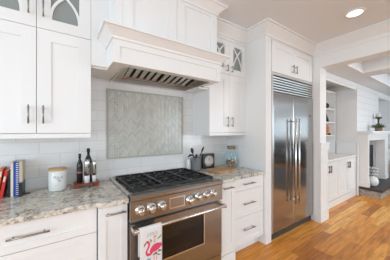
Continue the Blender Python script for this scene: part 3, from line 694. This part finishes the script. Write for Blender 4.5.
o = obj('vase', bm, M['copper']); o.location = (5.12, -0.13, 1.338); tag(o, 'orange copper vase on the lowest shelf past the pillar', 'vase')
bm = bmesh.new(); lathe(bm, [(0.025, 0), (0.035, 0.015), (0.032, 0.035), (0.012, 0.05), (0.0001, 0.052)], seg=14)
o = obj('trinket', bm, M['plastic']); o.location = (5.24, -0.145, 1.338); tag(o, 'small black trinket beside the orange vase on the shelf', 'ornament')

# fireplace
fp = thing('fireplace', 'white mantel fireplace with grey marble surround on a stone hearth', 'fireplace', (6.3, -0.6, 0))
obj('hearth_stone', box(5.52, 7.3, -1.0, -0.606, 0.0, 0.145), M['stone'], fp)
obj('hearth_slab', box(5.49, 7.33, -1.03, -0.606, 0.146, 0.20), M['slate'], fp)
for a, c in ((5.515, 5.60), (6.85, 7.14)):
    bm = bmesh.new(); bx(bm, a, c, -0.79, -0.601, 0.201, 1.22); bx(bm, a-0.01, c+0.01, -0.80, -0.601, 0.201, 0.32); obj('mantel_leg', bm, M['trim'], fp)
bm = bmesh.new(); bx(bm, 5.515, 7.14, -0.79, -0.601, 1.2205, 1.36); bx(bm, 5.50, 7.145, -0.82, -0.601, 1.36, 1.385); obj('mantel_frieze', bm, M['trim'], fp)
obj('mantel_shelf', box(5.46, 7.149, -0.88, -0.601, 1.3855, 1.43), M['trim'], fp)
bm = bmesh.new(); bx(bm, 5.601, 5.75, -0.612, -0.601, 0.201, 1.22); bx(bm, 6.45, 6.849, -0.612, -0.601, 0.201, 1.22); bx(bm, 5.75, 6.45, -0.612, -0.601, 0.92, 1.22); obj('marble_surround', bm, M['marble'], fp)
obj('firebox', box(5.751, 6.449, -0.61, -0.601, 0.201, 0.919), M['black'], fp)
# dark folding screen standing in front of the opening
bm = bmesh.new(); bx(bm, 5.98, 6.40, -0.655, -0.635, 0.215, 1.08); bx(bm, 5.96, 5.98, -0.66, -0.63, 0.201, 1.09); bx(bm, 6.40, 6.42, -0.66, -0.63, 0.201, 1.09); bx(bm, 5.98, 6.40, -0.66, -0.63, 1.08, 1.09)
tag(obj('fire_screen', bm, M['screen']), 'dark blue-black screen standing in the fireplace opening', 'fire screen')
bm = bmesh.new(); lathe(bm, [(0.05, 0), (0.10, 0.02), (0.135, 0.08), (0.135, 0.13), (0.10, 0.19), (0.05, 0.205), (0.045, 0.215)], seg=28)
o = obj('round_jar', bm, M['white']); o.location = (5.78, -0.80, 0.201); o.scale = (0.80, 0.80, 1.02); tag(o, 'round white pot sitting on the slate hearth', 'pot')
bm = bmesh.new()
for lay in range(3):
    z = 0.03+lay*0.075
    for k in range(3):
        if lay % 2 == 0: tube(bm, (-0.11+k*0.11, -0.13, z), (-0.11+k*0.11, 0.07, z), 0.036, seg=10)
        else: tube(bm, (-0.16, -0.11+k*0.08, z), (0.16, -0.11+k*0.08, z), 0.036, seg=10)
bm2 = bmesh.new(); bx(bm2, 0, 0.01, 0, 0.01, 0, 0.01); bm2.free()
# white ceramic garden-style stand holding openwork
bm.free(); bm = bmesh.new(); lathe(bm, [(0.07, 0), (0.08, 0.02), (0.03, 0.05), (0.03, 0.06)], seg=20)
for z in (0.24, 0.32, 0.40):
    for k in range(8):
        a = 2*PI*k/8 + z*5; path_tube(bm, [(0.02*math.cos(a), 0.02*math.sin(a), z-0.035), (0.085*math.cos(a), 0.085*math.sin(a), z), (0.09*math.cos(a+.3), 0.09*math.sin(a+.3), z+0.03)], [0.016, 0.018, 0.012], 7)
path_tube(bm, [(0,0,0.05), (0,0,0.43)], 0.025, 10)
o = obj('coral_ornament', bm, M['white']); o.location = (6.04, -0.76, 0.201); o.scale = (0.85, 0.85, 0.9); tag(o, 'white branching ornament standing behind the round pot on hearth', 'ornament')
# on the mantel: potted plant, pillar candle on a dark stand
pl = thing('potted_plant', 'small leafy plant in a brown basket pot on the white mantel', 'plant', (6.29, -0.79, 1.431))
bm = bmesh.new(); lathe(bm, [(0.05, 0), (0.065, 0.025), (0.072, 0.07), (0.066, 0.078), (0.0001, 0.075)], seg=20); obj('pot', bm, M['wicker'], pl, world=False)
bm = bmesh.new()
for i in range(150):
    a = random.uniform(0, 2*PI); el = random.uniform(0.1, 1.45); L = random.uniform(0.07, 0.17)
    d = Vector((math.cos(a)*math.cos(el), math.sin(a)*math.cos(el), math.sin(el)*0.75)); base = Vector((d.x*0.03, d.y*0.03, 0.076)); tip = base+d*L; mid = base+d*L*0.6+Vector((0, 0, 0.012))
    s = d.cross(Vector((0, 0, 1))).normalized()*random.uniform(0.010, 0.018)
    v = [bm.verts.new(p) for p in (base, mid+s, tip, mid-s)]; bm.faces.new(v)
obj('foliage', bm, M['leaf'], pl, world=False)
cs = thing('candle_holder', 'dark candle stand with a cream pillar candle behind the mantel plant', 'candle holder', (6.68, -0.70, 1.431))
bm = bmesh.new(); lathe(bm, [(0.07, 0), (0.07, 0.012), (0.02, 0.03), (0.016, 0.12), (0.035, 0.16), (0.016, 0.20), (0.018, 0.30), (0.068, 0.325), (0.07, 0.35), (0.0001, 0.345)], seg=20); obj('stand', bm, M['slate'], cs, world=False)
bm = bmesh.new(); lathe(bm, [(0.052, 0.346), (0.052, 0.45), (0.0001, 0.445)], seg=20); tag(obj('pillar_candle', bm, M['wax'], origin=None), 'cream pillar candle on the dark mantel stand', 'candle').location = (6.68, -0.70, 1.4312)

tag(obj('rug', box(4.4, 7.4, -4.7, -1.75, 0.0005, 0.012), M['rug']), 'unseen charcoal rug added to darken the reflection in the fridge', 'rug')  # out of view, added so the lower fridge doors reflect something dark
# unseen living room sofa, added to give the fridge doors a dark reflected band
sf = thing('sofa', 'unseen charcoal sofa added under the east windows for the fridge reflection', 'sofa', (8.3, -3.9, 0))
bm = bmesh.new(); bx(bm, 7.75, 8.75, -6.1, -1.5, 0.1, 0.45); obj('base', bm, M['sofa'], sf, bevel=0.03)
obj('backrest', box(8.75, 9.0, -6.1, -1.5, 0.1, 0.98), M['sofa'], sf, bevel=0.04)
for y0 in (-6.34, -1.5): obj('armrest', box(7.75, 9.0, y0, y0+0.24, 0.1, 0.66), M['sofa'], sf, bevel=0.04)
for y0 in (-6.05, -4.55, -3.05): obj('seat_cushion', box(7.78, 8.73, y0, y0+1.48, 0.451, 0.60), M['sofa'], sf, bevel=0.04)
for x in (7.85, 8.9):
    for y in (-6.0, -1.6): obj('leg', box(x-0.03, x+0.03, y-0.03, y+0.03, 0.0, 0.0995), M['black'], sf)

# ------------------------------------------------------------------ worktop things, left
WT = 0.9205
def book(name, label, x, wdt, h, dep, col, lean=0.0, pages=True, parts=None):
    r = thing(name, label, 'book', (x, -0.145, WT + (0.0195*math.sin(lean) if lean else 0))); r.rotation_euler = (0, lean, 0)
    m = mat('cover_'+name, col, 0.55)
    bm = bmesh.new(); t = 0.0018
    bx(bm, 0, wdt, 0, t, 0, h); bx(bm, 0, t, t, dep, 0, h); bx(bm, wdt-t, wdt, t, dep, 0, h); obj('cover', bm, m, r, world=False)
    obj('pages', box(t+0.0002, wdt-t-0.0002, t+0.0002, dep-0.004, 0.003, h-0.003), M['paper'], r, world=False)
    return r
book('cookbook', 'thin off-white book at the far left of the row', -0.432, 0.013, 0.215, 0.14, srgb(214, 206, 190))
book('cookbook', 'brown paperback next to the off-white book at far left', -0.416, 0.015, 0.20, 0.14, srgb(130, 92, 66))
b1 = book('cookbook', 'orange book leaning right beside the red one', -0.400, 0.016, 0.222, 0.14, srgb(214, 96, 46), 0.14)
b2 = book('cookbook', 'bright red book leaning against the black one', -0.3765, 0.019, 0.205, 0.14, srgb(206, 44, 32), 0.16)
for r_, hh_ in ((b1, 0.16), (b2, 0.12)):
    obj('spine_label', box(0.003, 0.013, -0.0008, -0.0001, hh_, hh_+0.04), M['paper'], r_, world=False)
book('cookbook', 'black thin book left of the tall cream spine', -0.3285, 0.016, 0.19, 0.14, (0.012, 0.012, 0.014))
book('cookbook', 'tall cream book left of the blue spiral binder', -0.312, 0.015, 0.262, 0.14, srgb(222, 214, 196))
sb = book('spiral_binder', 'blue spiral-bound cookbook with white coil', -0.2955, 0.030, 0.262, 0.14, srgb(30, 70, 160))
bm = bmesh.new()
for i in range(17):
    z = 0.012+i*0.0148; bx(bm, 0.014, 0.029, -0.004, -0.0002, z, z+0.0055)
o = obj('coil', bm, M['white'], sb, world=False)
book('cookbook', 'tall beige book at the right end of the row', -0.2635, 0.020, 0.268, 0.14, srgb(200, 186, 160))
bm = bmesh.new(); bx(bm, -0.262, -0.2395, -0.18, -0.150, WT, WT+0.105); bx(bm, -0.2425, -0.2395, -0.150, -0.03, WT, WT+0.105); bx(bm, -0.2395, -0.20, -0.12, -0.07, WT, WT+0.003)
tag(obj('bookend', bm, M['plastic']), 'black bookend holding the right end of the books', 'bookend')

cn = thing('canister', 'white patterned canister with a light wooden lid beside the books', 'canister', (-0.018, -0.105, WT))
bm = bmesh.new(); lathe(bm, [(0.062, 0), (0.0655, 0.004), (0.0665, 0.165), (0.063, 0.168)], seg=36); obj('body', bm, M['white'], cn, world=False)
bm = bmesh.new(); lathe(bm, [(0.067, 0.1682), (0.069, 0.171), (0.069, 0.181), (0.066, 0.184), (0.0001, 0.184)], seg=36); obj('lid', bm, M['lidwood'], cn, world=False)
bm = bmesh.new()
def on_can(a, z): return (0.0672*math.sin(a), -0.0672*math.cos(a), z)
for cx, cz, s in ((-0.30, 0.118, 1), (0.02, 0.108, 1.2), (0.42, 0.112, 1), (0.2, 0.085, 1.1)):
    for k in range(5):
        a0 = 2*PI*k/5+cx; path_tube(bm, [on_can(cx, cz), on_can(cx+0.16*s*math.cos(a0), cz+0.011*s*math.sin(a0)), on_can(cx+0.2*s*math.cos(a0+.5), cz+0.014*s*math.sin(a0+.5))], 0.0009, 5)
path_tube(bm, [on_can(-0.25+0.05*i, 0.05+0.002*(i % 2)) for i in range(10)], 0.001, 5)
obj('floral_print', bm, M['print'], cn, world=False)

tr = thing('bottle_rack', 'small reddish wooden stand carrying bottles and mills', 'stand', (0.195, -0.135, WT))
bm = bmesh.new(); bx(bm, 0.095, 0.298, -0.20, -0.065, 0.945, 0.962); obj('top', bm, M['redwood'], tr, bevel=0.003)
for a, c in ((0.10, 0.135), (0.255, 0.29)): obj('foot', box(a, c, -0.19, -0.075, WT, 0.9448), M['redwood'], tr)
def bottle(label, x, y, r, hb, h, lab):
    o = thing('oil_bottle', label, 'bottle', (x, y, 0.9625))
    bm = bmesh.new(); lathe(bm, [(r*0.9, 0), (r, 0.006), (r, hb), (r*0.8, hb+0.02), (r*0.38, hb+0.05), (r*0.36, h-0.035)], seg=24); obj('glass', bm, M['bottle'], o, world=False)
    bm = bmesh.new(); lathe(bm, [(r*0.46, h-0.036), (r*0.46, h), (0.0001, h+0.001)], seg=18); obj('cap', bm, M['plastic'], o, world=False)
    bm = bmesh.new(); lathe(bm, [(r*1.012, hb*0.30), (r*1.012, hb*0.88)], seg=24); lb = obj('label', bm, M[lab], o, world=False)
    bm = bmesh.new(); lathe(bm, [(r*1.02, hb*0.52), (r*1.02, hb*0.60)], seg=24); obj('band', bm, M['greylabel'], lb, world=False)
bottle('shorter dark bottle with a maroon label on the wooden stand', 0.146, -0.105, 0.0245, 0.155, 0.255, 'maroon')
bottle('taller dark bottle behind the steel mill on the wooden stand', 0.216, -0.098, 0.030, 0.19, 0.30, 'greylabel')
def mill(label, x, y, r, h):
    o = thing('pepper_mill', label, 'mill', (x, y, 0.9625))
    bm = bmesh.new(); lathe(bm, [(r, 0), (r, h*0.30), (r*0.98, h*0.31)], seg=22); obj('salt_chamber', bm, M['white'], o, world=False)
    bm = bmesh.new(); lathe(bm, [(r*1.02, h*0.311), (r*1.02, h*0.9), (r*0.8, h), (0.0001, h*1.01)], seg=22); obj('grinder_head', bm, M['chrome'], o, world=False)
mill('wider white and steel mill in front of the tall bottle', 0.198, -0.170, 0.022, 0.205)
mill('slim steel mill at the right end of the wooden stand', 0.257, -0.163, 0.0165, 0.19)

# ------------------------------------------------------------------ worktop things, right
ck = tag(obj('utensil_crock', (lambda bm: (lathe(bm, [(0.058, 0), (0.06, 0.004), (0.0615, 0.155), (0.065, 0.16), (0.060, 0.16), (0.056, 0.012), (0.0001, 0.012)], seg=32), bm)[1])(bmesh.new()), M['galv']), 'grey metal crock holding black utensils behind the range', 'crock')
CK = (1.455, -0.085); ck.location = (CK[0], CK[1], WT)
def utensil(name, label, base, tip, headfn):
    bm = bmesh.new(); path_tube(bm, [base, tip], 0.0055, 8); headfn(bm, Vector(tip), (Vector(tip)-Vector(base)).normalized())
    o = obj(name, bm, M['plastic']); o.location = (CK[0], CK[1], WT); tag(o, label, 'utensil')
def spoon_head(bm, t, d, rx=0.022, L=0.06):
    s = Vector((0.80, -0.56, 0)); s = (s-d*s.dot(d)).normalized(); n_ = d.cross(s)
    rings = []
    for i in range(7):
        u = i/6; ww = rx*math.sin(PI*(0.08+0.84*u))**0.7; c = t+d*(L*u)
        rings.append([bm.verts.new(c+s*ww*math.cos(a)+n_*0.006*math.sin(a)) for a in [2*PI*k/10 for k in range(10)]])
    for a, b_ in zip(rings, rings[1:]):
        for k in range(10): bm.faces.new((a[k], a[(k+1) % 10], b_[(k+1) % 10], b_[k])).smooth = True
    bm.faces.new(rings[0][::-1]); bm.faces.new(rings[-1])
utensil('serving_spoon', 'tall upright black spoon standing in the crock', (0.0, 0.0, 0.02), (-0.042, 0.02, 0.215), lambda bm, t, d: spoon_head(bm, t, d, 0.020, 0.075))
utensil('spatula', 'black spatula leaning right out of the crock', (-0.035, -0.012, 0.02), (0.070, -0.015, 0.225), lambda bm, t, d: spoon_head(bm, t, d, 0.013, 0.085))
utensil('kitchen_tongs', 'short black utensil rising from the middle of the crock', (0.0, 0.02, 0.02), (0.012, 0.02, 0.165), lambda bm, t, d: spoon_head(bm, t, d, 0.020, 0.035))
utensil('ladle', 'black ladle drooping left over the crock rim', (-0.03, -0.035, 0.02), (-0.050, -0.035, 0.175), lambda bm, t, d: path_tube(bm, [t, t+Vector((-0.03, 0, 0.025)), t+Vector((-0.07, 0, 0.03)), t+Vector((-0.10, 0, 0.01))], [0.006, 0.011, 0.013, 0.008], 8))
bm = bmesh.new(); lathe(bm, [(0.035, 0), (0.04, 0.005), (0.042, 0.10), (0.034, 0.135), (0.03, 0.14)], seg=24)
o = obj('jug', bm, M['white']); o.location = (1.385, -0.005, WT+0.0005); o.location.x = 1.373; o.location.y = -0.022; o.scale = (0.74, 0.74, 1); tag(o, 'small pale ceramic jug tucked left of the utensil crock', 'jug')

ckc = thing('table_clock', 'square black clock with a round white face beside the crock', 'clock', (1.672, -0.055, WT), -0.05)
bm = bmesh.new(); s = 0.096; bx(bm, -s, s, -0.02, 0.02, 0, 2*s+0.005); obj('case', bm, M['plastic'], ckc, world=False, bevel=0.004)
bm = bmesh.new(); lathe(bm, [(0.074, 0.0202), (0.074, 0.024), (0.070, 0.025), (0.070, 0.0225)], (0, 0, s+0.003), 'y', 32); obj('bezel', bm, M['nickel'], ckc, world=False)
bm = bmesh.new(); lathe(bm, [(0.070, 0.0203), (0.070, 0.022)], (0, 0, s+0.003), 'y', 32); fc = obj('face', bm, mat('clock_face', (0.75, 0.73, 0.67), 0.5), ckc, world=False)
def text_mesh(txt, size, name, m, parent, loc):
    cu = bpy.data.curves.new(name, 'FONT'); cu.body = txt; cu.size = size; cu.align_x = 'CENTER'; cu.align_y = 'CENTER'; cu.extrude = 0.0002
    t = bpy.data.objects.new('tmp', cu); C.objects.link(t)
    dg = bpy.context.evaluated_depsgraph_get(); me = bpy.data.meshes.new_from_object(t.evaluated_get(dg)); bpy.data.objects.remove(t)
    bm = bmesh.new(); bm.from_mesh(me); bmesh.ops.transform(bm, matrix=Matrix.Translation(loc) @ Matrix.Rotation(PI/2, 4, 'X'), verts=bm.verts[:])
    return obj(name, bm, m, parent, world=False)
for h_ in range(1, 13):
    a = 2*PI*h_/12; text_mesh(str(h_), 0.013, 'numeral', M['print'], fc, (0.056*math.sin(a), -0.0225, s+0.003+0.056*math.cos(a)))
bm = bmesh.new(); path_tube(bm, [(0, -0.0236, s+0.003), (-0.012, -0.0236, s+0.04)], 0.0016, 6); path_tube(bm, [(0, -0.0236, s+0.003), (0.012, -0.0236, s+0.052)], 0.0013, 6); obj('hands', bm, M['print'], fc, world=False)

JX, JY = 1.985, -0.18
jr = thing('glass_jar', 'pale blue round glass jar with a stopper, full of shells', 'jar', (JX, JY, WT))
bm = bmesh.new(); lathe(bm, [(0.0001, 0.001), (0.055, 0.001), (0.083, 0.022), (0.104, 0.07), (0.108, 0.115), (0.097, 0.17), (0.068, 0.215), (0.050, 0.232), (0.050, 0.25), (0.054, 0.253)], seg=36)
obj('glass', bm, M['bluejar'], jr, world=False)
bm = bmesh.new(); lathe(bm, [(0.049, 0.251), (0.057, 0.2535), (0.057, 0.293), (0.052, 0.297), (0.0001, 0.297)], seg=24); obj('stopper', bm, M['cork'], jr, world=False)
shell_m = [mat('shell_white', srgb(240, 232, 222), 0.5), mat('shell_tan', srgb(214, 160, 124), 0.5), mat('shell_brown', srgb(150, 100, 74), 0.5)]
protos = []
for i in range(3):
    bm = bmesh.new(); pts = []; rr = []
    for k in range(26):
        t = k/25; a = t*4*PI; q = 0.010*(1-t*0.9); pts.append((q*math.cos(a), q*math.sin(a), -0.008+t*0.026)); rr.append(0.0105*(1-t*0.88))
    path_tube(bm, pts, rr, 7); o = obj('seashell', bm, shell_m[i]); tag(o, 'seashell heaped inside the pale blue jar', 'shell', 'shells in the blue jar'); protos.append(o)
placed = []; cnt = 0; tries = 0
while len(placed) < 60 and tries < 6000:
    tries += 1; z = random.uniform(0.022, 0.105); rm = 0.052+min(z, 0.06)/0.06*0.028-0.010
    a = random.uniform(0, 2*PI); q = rm*math.sqrt(random.random()); p = Vector((q*math.cos(a), q*math.sin(a), z))
    if all((p-o_).length > 0.019 for o_ in placed): placed.append(p)
for i, p in enumerate(placed):
    src = protos[i % 3]; o = src if i < 3 else src.copy()
    if i >= 3: C.objects.link(o)
    o.location = (JX+p.x, JY+p.y, WT+p.z); o.rotation_euler = (random.uniform(0, 6), random.uniform(0, 6), random.uniform(0, 6)); s_ = random.uniform(0.8, 0.95); o.scale = (s_, s_, s_)

bm = bmesh.new(); pts = []
for cx, cy, a0 in ((0.145, 0.085, 0), (-0.145, 0.085, 90), (-0.145, -0.085, 180), (0.145, -0.085, 270)):
    for k in range(5): a = math.radians(a0+k*22.5); pts.append((cx+0.03*math.cos(a), cy+0.03*math.sin(a)))
prism(bm, pts, 0, 0.022)
o = obj('cutting_board', bm, M['board'], bevel=0.003); o.location = (1.70, -0.30, WT); o.rotation_euler = (0, 0, 0.12)
tag(o, 'light wooden cutting board lying on the granite right of the range', 'cutting board')
